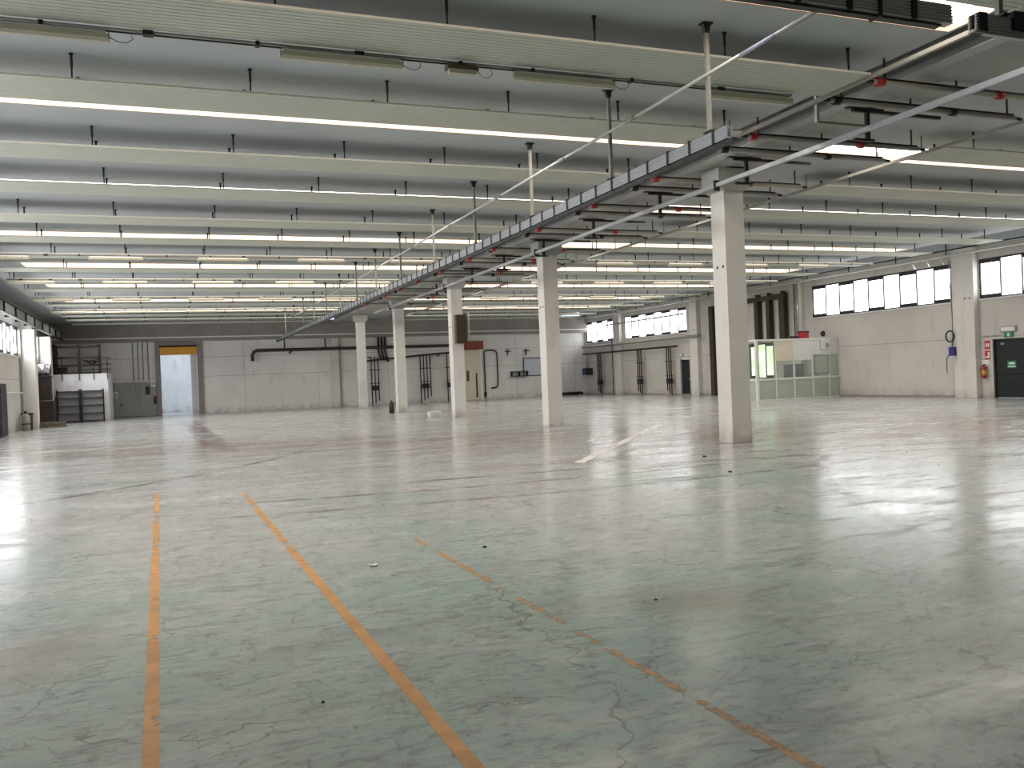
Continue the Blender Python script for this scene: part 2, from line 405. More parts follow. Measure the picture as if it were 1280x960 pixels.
# back wall with the doorway to the next hall
b = MB()
DX0, DX1, DZ = -0.32, 2.06, 4.75
b.box(XL - 0.3, DX0, YB, YB + 0.25, 0, ZC); b.box(DX0, DX1, YB, YB + 0.25, DZ, ZC); b.box(DX1, XR + 0.3, YB, YB + 0.25, 0, ZC)
struct(b.build('wall_back', M_WALLB))
struct(MB().box(XL - 0.3, XR + 0.3, YF - 0.25, YF, 0, ZC).build('wall_front', M_SHELFB))
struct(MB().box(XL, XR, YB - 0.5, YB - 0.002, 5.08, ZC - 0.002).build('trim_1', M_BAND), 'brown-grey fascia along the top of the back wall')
struct(MB().box(XL, XR, YB - 0.56, YB - 0.502, 5.30, 5.38).build('trim_3', M_WALLIN), 'thin pale ledge along the back fascia')
# next hall behind the doorway
b = MB(); b.box(-4, -3.8, YB + 0.25, YB + 9, 0, 6); b.box(7, 7.2, YB + 0.25, YB + 9, 0, 6); b.box(-4, 7.2, YB + 8.8, YB + 9, 0, 6); b.box(-4, 7.2, YB + 0.25, YB + 9, 6, 6.2)
struct(b.build('wall_annex', M_WALLIN), 'pale walls of the next hall seen through the doorway')
n += 1
o = structure('window_%d' % n, 'unseen glowing pane added to light the next hall')
MB().quad((-3, YB + 1.5, 5.97), (6, YB + 1.5, 5.97), (6, YB + 7, 5.97), (-3, YB + 7, 5.97)).build('pane', M_ANNEXGLOW, o)  # glowing pane added out of sight to brighten the hall beyond
# skirting stain strips
struct(MB().box(XR - 0.025, XR - 0.001, 27.4, 64.9, 0.0, 0.09).build('baseboard_right', M_BAND))

# ------------------------------------------------------------------ main beam and columns
bm_ = thing('main_beam', 'long grey concrete roof beam carried by the row of columns', 'beam', (12.0, 0, 0))
MB().prism([(-0.78, 6.27), (-0.78, 6.25), (-0.64, 6.20), (0.82, 6.20), (0.96, 6.25), (0.96, 6.27), (0.45, 6.33), (0.45, ZR - 0.003), (-0.40, ZR - 0.003), (-0.40, 6.33)], 1, -11.9, YB - 0.55).build('beam_soffit', M_BEAM, bm_)
MB().prism([(-0.42, 6.205), (-0.36, 6.165), (-0.20, 6.165), (-0.14, 6.205)], 1, -11.9, YB - 0.55).build('beam_rib', M_BEAM, bm_)
CY = [16.44 + 10.125 * i for i in range(5)]
CLAB = ['nearest and largest white concrete column, in front of the office', 'second white concrete column from the camera, standing alone',
        'third white column from the camera, with a brown cabinet on it', 'fourth white column from the camera, before the wall pipes', 'farthest white column of the row, near the back wall']
for i, y in enumerate(CY):
    c = thing('concrete_column', CLAB[i], 'column', (11.73, y, 0), 0, 'row of roof columns')
    MB().box(0, 0.52, 0, 0.52, 0, 5.7).build('shaft', M_COLUMN, c, bevel=0.012)
    MB().prism([(0.0, 5.66), (-0.16, 5.80), (-0.16, 6.16), (0.70, 6.16), (0.70, 5.80), (0.52, 5.66)], 1, -0.06, 0.6).build('capital', M_BEAM, c)
    for dy, z in ((0.12, 3.98), (0.34, 3.98)):
        MB().tube([(-0.004, dy, z), (0.01, dy, z)], 0.035, 10).build('bolt_hole', M_BLACK, c)

# ------------------------------------------------------------------ hung roof panels with their rods
def panel_profile():
    pts = []; nr = 11; st = PW / nr
    for j in range(nr):
        y0 = j * st
        pts += [(y0, 0.0), (y0 + st * 0.72, 0.0), (y0 + st * 0.8, 0.006), (y0 + st * 0.94, 0.006)]
    pts += [(PW, 0.0), (PW, 0.025), (0, 0.025)]
    return pts
def rod_mesh():
    m = MB(); h = ZC - ZP - 0.028
    m.tube([(0, 0, 0), (0, 0, h)], 0.013, 6); m.tube([(0, 0, h * 0.45), (0, 0, h - 0.002)], 0.021, 6); m.tube([(0, 0, h - 0.02), (0, 0, h)], 0.034, 6)
    return m
def make_panel(x0, x1, xs):
    t = thing('ceiling_panel', 'x', 'ceiling panel')
    MB().prism(panel_profile(), 0, x0, x1).build('corrugated_sheet', M_BAFFLE, t)
    MB().prism([(-0.012, -0.003), (0.0, -0.003), (0.0, 0.026), (-0.012, 0.026)], 0, x0, x1).build('lip_highlight', M_LIPLIGHT, t)  # paler strip that paints the highlight along the panel lip
    first = None
    for yy in (0.02, PW - 0.03):
        for j, x in enumerate(xs):
            loc = (x, yy, 0.026)
            if first is None: first = rod_mesh().build('hanger_rod', M_DARK, t); first.location = loc
            else: copy_part(first, t, loc)
    return t
RODL = [-5.2, -3.12, -1.04, 1.34, 3.41, 5.45, 7.5, 9.7]
RODR = [15.9, 17.9, 20.0, 22.1, 24.2, 26.3, 28.4]
for side, x0, x1, xs in (('left', LX0, LX1, RODL), ('right', RX0, RX1, RODR)):
    proto = None
    for i, yl in enumerate(LIPS):
        lab = '%s pale green-grey ceiling panel from the camera, in the bay %s of the columns' % (ORD[i], side)
        if i == len(LIPS) - 1: lab = 'last pale ceiling panel before the back wall, in the bay %s of the columns' % side
        if proto is None:
            proto = make_panel(x0, x1, xs); proto.location = (0, yl, ZP); proto['label'] = lab; proto['group'] = 'hung ceiling panels'
        else: dup(proto, (0, yl, ZP), lab, 'hung ceiling panels')
# edge angles running along the panel ends on both sides of the beam
for x, lab in ((10.17, 'long pale edge angle along the panel ends left of the beam'), (14.98, 'long pale edge angle along the panel ends right of the beam')):
    e = thing('edge_angle', lab, 'steel angle', (x, 0, ZP - 0.002))
    MB().prism([(-0.03, -0.03), (0.03, -0.03), (0.03, -0.02), (-0.02, -0.02), (-0.02, 0.03), (-0.03, 0.03)], 1, 6.9, YB - 0.6).build('angle_bar', M_PIPE, e)
    for i, yl in enumerate(LIPS[1:]):
        MB().box(-0.012, 0.012, yl + 0.5, yl + 0.52, 0.04, ZC - ZP - 0.001).build('strap', M_PIPE, e)

t = thing('drop_post', 'short pale post hanging from the right end of the nearest full ceiling panel', 'hanger', (10.28, 11.72, 0))
MB().box(-0.03, 0.03, -0.03, 0.03, 5.74, ZC).build('post', M_LTPIPE, t); MB().box(-0.02, 1.0, -0.02, 0.02, 5.72, 5.76).build('arm', M_PIPE, t); MB().box(-0.06, 0.06, -0.06, 0.06, ZC - 0.012, ZC - 0.001).build('top_plate', M_PIPE, t)
# ------------------------------------------------------------------ pipes crossing under the beam
def cross_pipe(name, mcol):
    t = thing(name, 'x', 'pipe')
    MB().tube([(10.35, 0, 0), (14.6, 0, 0)], 0.045, 8).build('pipe_run', M_PIPE, t)
    MB().box(10.3, 14.55, -0.02, 0.02, 0.045, 0.07).build('channel', M_DARK, t)
    MB().tube([(10.42, 0, 0), (10.56, 0, 0)], 0.07, 10).build('collar', mcol, t)
    MB().tube([(13.0, 0, 0), (13.13, 0, 0)], 0.07, 10).build('collar', mcol, t)
    for hx, hz in ((10.6, ZC), (12.1, 6.198), (14.4, ZC)): MB().box(hx - 0.012, hx + 0.012, -0.012, 0.012, 0.07, hz - 6.04).build('hanger_rod', M_DARK, t)
    MB().tube([(10.25, 0, 0), (10.40, 0, 0)], 0.03, 8).build('nipple', M_BLACK, t)
    MB().tube([(14.6, 0, 0), (14.75, 0, -0.01)], 0.03, 8).build('end_fitting', M_BLACK, t)
    return t
for name, mcol, off, cl in (('sprinkler_pipe', M_RED, 0.22, 'with red collars'), ('gas_pipe', M_BLACK, 1.16, 'with black collars')):
    pr = None
    for i, yl in enumerate(LIPS[1:13]):
        lab = '%s grey pipe %s from the camera, crossing under the roof beam' % (ORD[i], cl)
        yy = yl + off
        if any(c - 0.2 < yy < c + 0.72 for c in CY): yy += 0.62
        loc = (0, yy, 6.04)
        if pr is None: pr = cross_pipe(name, mcol); pr.location = loc; pr['label'] = lab; pr['group'] = 'pipes crossing under the beam'
        else: dup(pr, loc, lab, 'pipes crossing under the beam')
# dark cross arms with the brackets that carry the square rail
def cross_arm():
    t = thing('rail_bracket', 'x', 'bracket')
    MB().box(-0.32, 1.7, -0.03, 0.03, 0, 0.055).build('cross_arm', M_DARK, t)
    MB().box(-0.45, 0.35, -0.05, 0.05, 0.055, 0.075).build('top_plate', M_BLACK, t)
    MB().box(-0.035, 0.035, -0.03, 0.03, -0.46, 0).build('drop_bar', M_DARK, t)
    MB().box(-0.3, 0.12, -0.04, 0.04, -0.50, -0.46).build('foot', M_BLACK, t)
    return t
pr = None
for i, y in enumerate([8.5, 12.0, 15.45, 18.95, 22.6, 26.2, 29.8, 33.4, 38.4]):
    lab = '%s dark drop bracket from the camera, holding the square rail under the beam' % ORD[i]
    if pr is None: pr = cross_arm(); pr.location = (11.62, y, 6.07); pr['label'] = lab; pr['group'] = 'rail brackets'
    else: dup(pr, (11.62, y, 6.07), lab, 'rail brackets')
t = thing('square_rail', 'bright square steel rail running past the column tops', 'rail', (11.40, 0, 5.66))
MB().box(-0.04, 0.04, 4.0, 50, 0.01, 0.095).build('rail_tube', M_GALV, t)
MB().box(0.05, 0.085, 4.0, 50, 0.02, 0.06).build('cable', M_DARK, t)
for y in (16.2, 26.3, 36.4, 46.5):
    MB().box(-0.065, 0.065, y, y + 0.05, -0.07, 0.16).build('clamp', M_DARK, t)

# ------------------------------------------------------------------ T hangers, thin pipe, cable trays
def t_hanger():
    h = thing('drop_hanger', 'x', 'hanger')
    MB().box(-0.08, 0.08, -0.06, 0.06, ZC - 0.022, ZC - 0.002).build('ceiling_plate', M_DARK, h)
    MB().prism([(-0.03, ZC - 0.14), (0.03, ZC - 0.14), (0.06, ZC - 0.02), (-0.06, ZC - 0.02)], 1, -0.03, 0.03).build('head', M_DARK, h)
    MB().box(-0.026, 0.026, -0.026, 0.026, 4.94, ZC - 0.1).build('post', M_PIPE, h)
    MB().box(-0.045, 0.045, -0.09, 0.09, 4.9255, 4.945).build('foot', M_DARK, h)
    return h
THY = [6.75, 10.14, 12.99, 16.39, 19.89, 23.39, 27.1, 30.6, 34.0, 37.5, 41.0, 44.6, 48.2, 52.0, 56.0, 60.0]
pr = None
for i, y in enumerate(THY):
    lab = '%s grey drop hanger from the camera, holding the long cable tray' % ORD[i]
    if i == 0: lab = 'grey drop hanger in the top right corner, over the tray stub'
    if pr is None: pr = t_hanger(); pr.location = (7.52, 6.05, 0); pr['label'] = lab; pr['group'] = 'drop hangers'
    else: dup(pr, (7.05, y, 0), lab, 'drop hangers')
t = thing('conduit_pipe', 'thin pale conduit running diagonally above the long cable tray', 'conduit', (6.98, 0, 5.68))
MB().tube([(0, 6.0, 0), (0, 52, 0)], 0.026, 8).build('conduit_run', M_LTPIPE, t)
MB().tube([(0, 8.6, 0), (0, 9.3, 0)], 0.0275, 8).build('blue_sleeve', mat('faded_blue_sleeve', (150, 156, 174), 0.5), t)
for y in (6.9, 12.0, 14.6, 17.9, 21.5, 25.2):
    MB().tube([(0, y, 0), (0, y + 0.3, 0)], 0.034, 8).build('coupling', M_PIPE, t)
def tray_profile(h=0.17, wd=0.1):
    """ribbed channel, open at the top; (across, up)"""
    L = []
    nrib = 6; st = h / nrib
    for j in range(nrib): L += [(0, j * st), (0, j * st + st * 0.45), (0.012, j * st + st * 0.55), (0.012, j * st + st * 0.95)]
    out = L + [(0, h), (0.02, h)]
    inner = [(0.02, 0.02), (wd - 0.02, 0.02), (wd - 0.02, h)]
    right = [(wd, h)] + [(wd - a, z) for a, z in reversed(L)]
    return out + inner + right
def clip_mesh(ax):
    m = MB()
    if ax == 1: m.box(-0.012, 0.112, -0.018, 0.018, -0.012, 0.19)
    else: m.box(-0.022, 0.022, -0.012, 0.112, -0.012, 0.185)
    return m
t = thing('cable_tray', 'long galvanised cable tray with dark clips, hung along the beam side', 'cable tray', (7.0, 0, 4.735))
MB().prism(tray_profile(), 1, 9.7, 61.0).build('channel', M_GALV, t)
MB().box(0.02, 0.10, 9.6, 61.0, -0.065, -0.012).build('lower_rail', M_DARK, t)
c0 = clip_mesh(1).build('clip', M_DARK, t); c0.location = (0, 10.0, 0)
for i in range(1, 88): copy_part(c0, t, (0, 10.0 + 0.58 * i, 0))
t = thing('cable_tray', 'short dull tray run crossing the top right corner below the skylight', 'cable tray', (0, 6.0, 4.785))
MB().prism(tray_profile(0.17, 0.1), 0, 2.2, 6.87).build('channel', M_TRAYLT, t)
MB().box(2.2, 6.75, 0.02, 0.10, -0.03, -0.012).build('lower_rail', M_DARK, t)
for x in (3.9, 4.5, 5.1, 5.66, 6.4): MB().box(x - 0.03, x + 0.03, -0.012, 0.112, -0.012, 0.185).build('clip', M_BLACK, t)
MB().box(5.985, 6.015, -0.02, 0.12, -0.035, 0.19).build('joint', M_BLACK, t)
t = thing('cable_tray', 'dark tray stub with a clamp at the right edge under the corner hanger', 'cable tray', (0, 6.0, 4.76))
MB().prism(tray_profile(0.16, 0.1), 0, 7.17, 9.2).build('channel', M_TRAYLT, t)
MB().box(7.2, 7.3, -0.012, 0.112, -0.01, 0.17).build('clip', M_BLACK, t)
MB().tube([(7.1, -0.03, -0.03), (7.75, -0.03, -0.03)], 0.014, 8).build('tie_bar', M_PIPE, t)
MB().box(7.62, 7.95, -0.03, 0.13, 0.05, 0.22).build('clamp_plate', M_DARK, t)

# ------------------------------------------------------------------ conduits and fluorescent fittings below the panels
def conduit_row(x0, x1, y, label, seed):
    rnd = random.Random(seed)
    t = thing('conduit_pipe', label, 'conduit', (0, y, ZP - 0.035))
    MB().tube([(x0, 0, 0.005), (x1, 0, 0.005)], 0.018, 6).build('conduit_run', M_PIPE, t)
    MB().tube([(x0, 0.05, -0.005), (x1, 0.05, -0.005)], 0.013, 6).build('conduit_run', M_DARK, t)
    x = x0 + 0.4
    while x < x1 - 0.2:
        MB().box(x, x + (0.12 if rnd.random() < 0.5 else 0.05), -0.025, 0.075, -0.028, 0.028).build('junction_box', M_BLACK, t); x += rnd.uniform(0.9, 1.6)
    return t
def make_lamp(L=1.58):
    t = thing('light_fitting', 'x', 'light fitting')
    MB().box(0.03, L - 0.03, -0.05, 0.05, 0.065, 0.105).build('housing', M_WHITE, t)
    MB().prism([(-0.085, 0.06), (-0.07, 0.015), (-0.03, -0.015), (0.03, -0.015), (0.07, 0.015), (0.085, 0.06), (0.05, 0.072), (-0.05, 0.072)], 0, 0.0, L).build('diffuser', M_LAMP, t)
    MB().box(-0.012, 0.0, -0.06, 0.06, -0.0, 0.09).build('end_cap', M_GREYBOX, t); MB().box(L, L + 0.012, -0.06, 0.06, 0.0, 0.09).build('end_cap', M_GREYBOX, t)
    MB().tube([(L, 0, 0.05), (L + 0.1, 0, 0.0), (L + 0.2, 0, 0.0), (L + 0.27, 0, 0.05), (L + 0.25, 0, 0.098)], 0.007, 5).build('lead', M_GREYBOX, t)
    return t
LAMPROWS = [(1, PW + 0.02, [-2.05, 1.52, 4.70, 7.9]), (7, 0.0, [-5.3, -2.1, 1.1, 4.3, 7.5]), (9, 0.0, [-5.3, -2.1, 1.1, 4.3, 7.5]), (11, 0.0, [-5.3, -2.1, 1.1, 4.3, 7.5]), (13, 0.0, [-5.3, -2.1, 1.1, 4.3, 7.5])]
lamp = None
ROWN = ['lamp row nearest the camera', 'second lamp row from the camera', 'third lamp row from the camera', 'fourth lamp row from the camera', 'farthest lamp row']
for r, (i, dy, xs) in enumerate(LAMPROWS):
    for side in ('left', 'right'):
        if side == 'right':
            if r == 0: continue
            xs = [15.6 + 3.2 * k for k in range(4)]
        conduit_row(LX0 if side == 'left' else RX0 + 0.1, LX1 - 0.6 if side == 'left' else RX1, LIPS[i] + dy, 'dark conduit carrying the %s in the %s bay' % (ROWN[r], side), r * 2 + (side == 'right'))
        for j, x in enumerate(xs):
            lab = '%s long fluorescent fitting from the left, %s, %s bay' % (ORD[j], ROWN[r], side)
            loc = (x, LIPS[i] + dy + 0.02, ZP - 0.172)
            if lamp is None: lamp = make_lamp(); lamp.location = loc; lamp['label'] = lab; lamp['group'] = 'fluorescent fittings'
            else: dup(lamp, loc, lab, 'fluorescent fittings')
t = thing('emergency_light', 'short emergency light between two long fittings of the nearest lamp row', 'light fitting', (3.72, LIPS[1] + PW + 0.04, ZP - 0.168))
MB().prism([(-0.07, 0.04), (-0.05, -0.01), (0.05, -0.01), (0.07, 0.04)], 0, 0.03, 0.42).build('diffuser', M_LAMP, t)
MB().box(0, 0.45, -0.07, 0.07, 0.04, 0.1).build('housing', M_BROWNCAB, t)
MB().tube([(0.45, 0, 0.06), (0.52, 0, -0.02), (0.62, 0, -0.03), (0.68, 0, 0.04), (0.64, 0, 0.095)], 0.007, 5).build('lead', M_GREYBOX, t)

# ------------------------------------------------------------------ right wall: pilasters and fittings
PIL = [(17.2, 18.35), (27.35, 28.6), (38.3, 38.95), (48.2, 49.3), (58.55, 59.75)]
PL = ['pale pilaster nearest the camera on the right wall, out of the light', 'wide pale pilaster between the two nearest right-wall windows', 'pale pilaster on the right wall beside the office roof', 'pale pilaster left of the far green door', 'pale pilaster between the two far right-wall windows']
for (a, b_), l in zip(PIL[1:], PL[1:]):
    p_ = thing('pilaster', l, 'pilaster', (XR - 0.002, a, 0), 0, 'right wall pilasters')
    MB().box(-0.28, 0, 0, b_ - a - 0.3, 0, ZC - 0.01).build('shaft', M_COLUMN, p_, bevel=0.01)
    MB().box(-0.10, 0, b_ - a - 0.3, b_ - a, 0, ZC - 0.01).build('side_rib', M_COLUMN, p_)
    for dy in (0.2, 0.45): MB().tube([(-0.284, dy, 4.25), (-0.27, dy, 4.25)], 0.04, 10).build('bolt_hole', M_DARK, p_)
t = thing('ceiling_pipe', 'long grey pipe under the ceiling along the right wall windows', 'pipe', (31.4, 0, 6.13))
MB().tube([(0, 18, 0), (0, YB - 0.6, 0)], 0.05, 8).build('pipe_run', M_LTPIPE, t)
for y in (21, 24, 28.2, 31, 34, 37, 40, 43, 46, 49, 52, 55, 58, 61): MB().box(-0.02, 0.02, y - 0.02, y + 0.02, 0.0, ZR - 6.132).build('hanger_strap', M_DARK, t)
for y in (28.6, 29.4, 30.2): MB().tube([(0.0, y, -0.02), (0.3, y + 0.1, -0.1), (0.42, y + 0.1, -0.3)], 0.03, 6).build('branch', M_CHROME, t)
# conduits and hanging blue socket box by the near pilaster
t = thing('hanging_socket_box', 'blue socket box hanging on a coiled cable by the near pilaster', 'socket box', (31.84, 28.45, 0))
MB().box(-0.09, 0.09, -0.13, 0.13, 1.83, 2.22).build('box', M_BLUE, t, bevel=0.02)
pts = [(0, 0.1 + 0.22 * math.cos(a), 2.68 + 0.24 * math.sin(a)) for a in [i * math.pi / 8 for i in range(17)]]
MB().tube(pts, 0.035, 6, caps=False).build('cable_coil', M_DARK, t)
MB().tube([(0, 0, 2.22), (0, 0.0, 2.5), (0, -0.05, 3.2), (0, 0.05, 6.0)], 0.02, 6).build('drop_cable', M_PIPE, t)
MB().tube([(0, 0.12, 1.95), (0, 0.3, 1.75), (0, 0.33, 1.3), (0, 0.3, 1.1)], 0.018, 6).build('tail_cable', M_DARK, t)
t = thing('wall_conduit', 'thin vertical conduit ending at a small box beside the blue socket box', 'conduit', (XR - 0.03, 28.70, 0))
MB().tube([(0, 0, 2.3), (0, 0, 6.0)], 0.022, 6).build('conduit_run', M_PIPE, t); MB().box(-0.05, 0.028, -0.07, 0.07, 2.15, 2.33).build('box', M_GREYBOX, t)
# fire door
d = structure('door_1', 'dark green fire door with a green exit sticker on the right wall')
MB().box(XR + 0.08, XR + 0.14, 24.92, 26.72, 0.01, 2.42).build('door_leaf', M_GREENDOOR, d)
fr = MB(); fr.box(XR + 0.02, XR + 0.16, 26.68, 26.75, 0, 2.45); fr.box(XR + 0.02, XR + 0.16, 24.9, 24.97, 0, 2.45); fr.box(XR + 0.02, XR + 0.16, 24.9, 26.75, 2.4, 2.45); fr.build('door_frame', M_DARK, d)
MB().box(XR + 0.03, XR + 0.08, 26.25, 26.4, 2.2, 2.28).build('door_closer', M_GREYBOX, d)
MB().box(XR + 0.02, XR + 0.08, 25.0, 26.5, 1.02, 1.08).build('push_bar', M_DARK, d)
sg = MB().box(XR + 0.072, XR + 0.08, 25.75, 26.15, 1.22, 1.52).build('exit_sticker', M_GREEN, d)
MB().box(XR + 0.068, XR + 0.073, 25.82, 26.08, 1.38, 1.46).build('sticker_arrow', M_WHITE, sg); MB().box(XR + 0.068, XR + 0.073, 25.78, 26.12, 1.27, 1.31).build('sticker_line', M_WHITE, sg)
t = thing('exit_light', 'white emergency light with a green hanging exit sign above the fire door', 'exit sign', (XR - 0.001, 25.95, 2.5))
lb = MB().box(-0.1, 0, -0.36, 0.36, 0.22, 0.45).build('light_box', M_GREYBOX, t); MB().box(-0.105, -0.1, -0.3, 0.3, 0.26, 0.41).build('lens', M_WHITE, lb)
sp_ = MB().box(-0.06, -0.03, -0.2, 0.2, 0.0, 0.2).build('sign_plate', M_GREEN, t); MB().box(-0.064, -0.06, -0.05, 0.05, 0.03, 0.17).build('running_figure', M_WHITE, sp_)
MB().tube([(-0.03, 0.36, 0.1), (-0.03, 1.2, 0.09)], 0.012, 6).build('conduit', M_PIPE, t)
t = thing('fire_extinguisher', 'red fire extinguisher with yellow label left of the green fire door', 'fire extinguisher', (XR - 0.16, 27.08, 0.82))
cy = MB().tube([(0, 0, 0), (0, 0, 0.02), (0, 0, 0.42), (0, 0, 0.48), (0, 0, 0.53)], [0.075, 0.09, 0.09, 0.07, 0.03], 14).build('cylinder', M_RED, t)
MB().tube([(0, 0, 0.14), (0, 0, 0.34)], 0.093, 14).build('label_band', M_YEL, cy)
vv = MB().box(-0.03, 0.03, -0.06, 0.06, 0.53, 0.58).build('valve', M_BLACK, t); MB().box(-0.012, 0.012, -0.1, 0.02, 0.58, 0.6).build('handle', M_BLACK, vv)
MB().tube([(0, 0.05, 0.55), (-0.02, 0.14, 0.45), (-0.02, 0.12, 0.15)], 0.014, 6).build('hose', M_BLACK, t)
MB().box(0.09, 0.158, -0.04, 0.04, 0.35, 0.5).build('wall_bracket', M_GREYMET, t)
for z0, z1, lab in ((2.05, 2.4, 'upper red fire sign over the extinguisher'), (1.62, 1.98, 'lower red and white fire sign over the extinguisher')):
    t = thing('fire_sign', lab, 'sign', (XR - 0.001, 27.0, z0))
    pl = MB().box(-0.012, 0, -0.13, 0.13, 0, z1 - z0).build('plate', M_SIGNRED, t)
    if z0 > 2: 
        MB().tube([(-0.016, 0.03, 0.07), (-0.016, 0.03, 0.25)], 0.035, 8).build('extinguisher_symbol', M_WHITE, pl)
        MB().box(-0.016, -0.012, -0.09, -0.03, 0.08, 0.24).build('flame_symbol', M_WHITE, pl)
    else:
        MB().prism([(-0.10, 0.06), (0.10, 0.06), (0.10, 0.13), (-0.02, 0.13), (-0.02, 0.30), (-0.10, 0.30)], 0, -0.016, -0.012).build('arrow_symbol', M_WHITE, pl)
t = thing('wall_notice', 'small pale notice with a dark edge below the fire signs', 'notice', (XR - 0.001, 27.12, 1.4))
MB().box(-0.008, 0, -0.16, 0.16, 0, 0.2).build('board', M_WHITE, t); MB().box(-0.012, 0, -0.17, 0.17, 0.2, 0.215).build('edge', M_DARK, t)
# heavy dark exhaust pipes behind the office and the tall dark pipe left of them
t = thing('exhaust_manifold', 'big dark pipe manifold with three drops above the office', 'pipe', (XR - 0.2, 0, 0))
MB().box(-0.15, 0.15, 39.5, 43.1, 5.45, 5.7).build('header', M_DUCT, t)
for y, w_ in ((42.0, 0.17), (40.95, 0.15), (39.75, 0.22)):
    MB().box(-0.14, 0.14, y - w_, y + w_, 3.1, 5.5).build('drop', M_DUCT, t); MB().tube([(0, y, 5.65), (0, y, 5.85)], 0.13, 10).build('flange', M_DUCT, t)
t = thing('vertical_duct', 'tall narrow dark duct on the right wall left of the office', 'duct', (XR - 0.17, 46.6, 0))
MB().box(-0.14, 0.14, -0.2, 0.2, 0.02, 5.6).build('duct', M_DUCT, t); MB().box(-0.15, 0.15, -0.22, 0.22, 2.6, 2.68).build('joint', M_DARK, t)
t = thing('vertical_conduit', 'thin light conduits on the pilaster above the office corner', 'conduit', (XR - 0.36, 38.5, 0))
for k, dy in enumerate((-0.12, 0.0, 0.12)): MB().tube([(0, dy, 3.1), (0, dy, 6.1)], 0.03, 6).build('conduit_run', (M_CHROME, M_PIPE, M_DARK)[k], t)

# ------------------------------------------------------------------ glazed office cabin
OX0, OY = 27.1, 35.8
of = thing('office_cabin', 'glazed office cabin with white posts against the right wall', 'office cabin', (OX0, OY, 0))
W_ = XR - OX0 - 0.02; D_ = 3.0; H_ = 3.02
px = [0, 1.12, 2.25, 3.40, 4.45]
for x in px: MB().box(x - 0.035, x + 0.035, -0.035, 0.035, 0, H_).build('post', M_WHITE, of)
MB().box(-0.06, 0.06, -0.06, 0.06, 0, H_).build('post', M_WHITE, of)
MB().box(-0.06, 0.06, D_ - 0.06, D_ + 0.06, 0, H_).build('post', M_WHITE, of)
MB().box(0, W_, -0.05, 0.05, H_ - 0.08, H_ + 0.02).build('top_rail', M_WHITE, of); MB().box(-0.05, 0.05, 0, D_, H_ - 0.08, H_ + 0.02).build('top_rail', M_WHITE, of)
MB().box(0, W_, -0.05, 0.05, 1.0, 1.1).build('sill_rail', M_WHITE, of); MB().box(-0.05, 0.05, 0, D_, 1.0, 1.1).build('sill_rail', M_WHITE, of)
MB().box(0, W_, -0.03, 0.03, 0.0, 0.06).build('bottom_rail', M_WHITE, of)
for a, b_ in zip(px, px[1:] + [W_]):
    MB().box(a + 0.035, b_ - 0.035, -0.02, 0.02, 0.06, 1.0).build('lower_panel', M_PARTGREEN, of)
    MB().box(a + 0.035, b_ - 0.035, -0.006, 0.006, 1.1, H_ - 0.08).build('glass', M_GLASS, of)
MB().box(-0.02, 0.02, 0.06, D_ - 0.06, 0.06, 1.0).build('lower_panel', M_PARTGREEN, of)
MB().box(-0.006, 0.006, 0.06, D_ - 0.06, 1.1, H_ - 0.08).build('glass', M_GLASS, of)
# cream boards closing the upper part of the two right bays, and the framed hatch at the right end
for i_ in (1, 2): MB().box(px[i_] + 0.036, px[i_ + 1] - 0.036, -0.03, -0.008, 1.95, H_ - 0.085).build('upper_board', M_DOORW if i_ == 1 else M_WHITE, of)
MB().box(px[3] + 0.04, W_, -0.03, -0.008, 2.2, H_ - 0.085).build('upper_board', M_WHITE, of)
hw = MB(); hw.box(px[3] + 0.1, px[4] - 0.02, -0.045, -0.035, 2.1, 2.16); hw.box(px[3] + 0.1, px[4] - 0.02, -0.045, -0.035, 1.2, 1.26); hw.box(px[3] + 0.1, px[3] + 0.16, -0.045, -0.035, 1.2, 2.16); hw.box(px[4] - 0.08, px[4] - 0.02, -0.045, -0.035, 1.2, 2.16); hw.build('hatch_frame', M_GREYMET, of)
t = thing('wall_board', 'small white sign with a dark ring above the right end of the office', 'sign', (31.3, OY - 0.09, 2.45))
MB().box(-0.25, 0.25, -0.01, 0.03, 0, 0.5).build('plate', M_WHITE, t)
MB().tube([(0.1 + 0.085 * math.cos(a), -0.016, 0.2 + 0.085 * math.sin(a)) for a in [i * math.pi / 8 for i in range(17)]], 0.018, 6, caps=False).build('ring_symbol', M_DARK, t)
t = thing('fire_bell', 'dark red round fire bell on the wall over the office roof', 'bell', (XR - 0.001, 36.85, 3.3))
MB().tube([(0, 0, 0), (-0.03, 0, 0), (-0.09, 0, 0), (-0.11, 0, 0)], [0.06, 0.15, 0.13, 0.05], 16).build('gong', M_RUST, t)
t = thing('red_crate', 'red crate stored on top of the office roof edge', 'crate', (30.0, OY + 0.05, H_ + 0.022))
MB().box(0, 0.4, 0, 0.35, 0, 0.38).build('body', M_RED, t, bevel=0.01); MB().box(-0.03, 0.43, -0.02, 0.37, 0.3, 0.36).build('rim', M_RUST, t)
t = thing('dark_box', 'low dark box lying on the office roof beside the red crate', 'box', (29.3, OY + 0.05, H_ + 0.022))
MB().box(0, 0.5, 0, 0.3, 0, 0.13).build('body', M_RUST, t, bevel=0.01); MB().box(0.2, 0.3, -0.01, 0.31, 0, 0.135).build('strap', M_BLACK, t)
t = thing('office_desk', 'pale desk inside the glazed office', 'desk', (28.6, 37.2, 0))
MB().box(0, 1.5, 0, 0.7, 0.72, 0.76).build('desk_top', M_DOORW, t)
for x in (0.05, 1.4):
    for y in (0.05, 0.6): MB().box(x, x + 0.05, y, y + 0.05, 0, 0.72).build('leg', M_DARK, t)
t = thing('office_cabinet', 'blue-grey cabinet inside the glazed office at its right end', 'cabinet', (30.4, 37.4, 0))
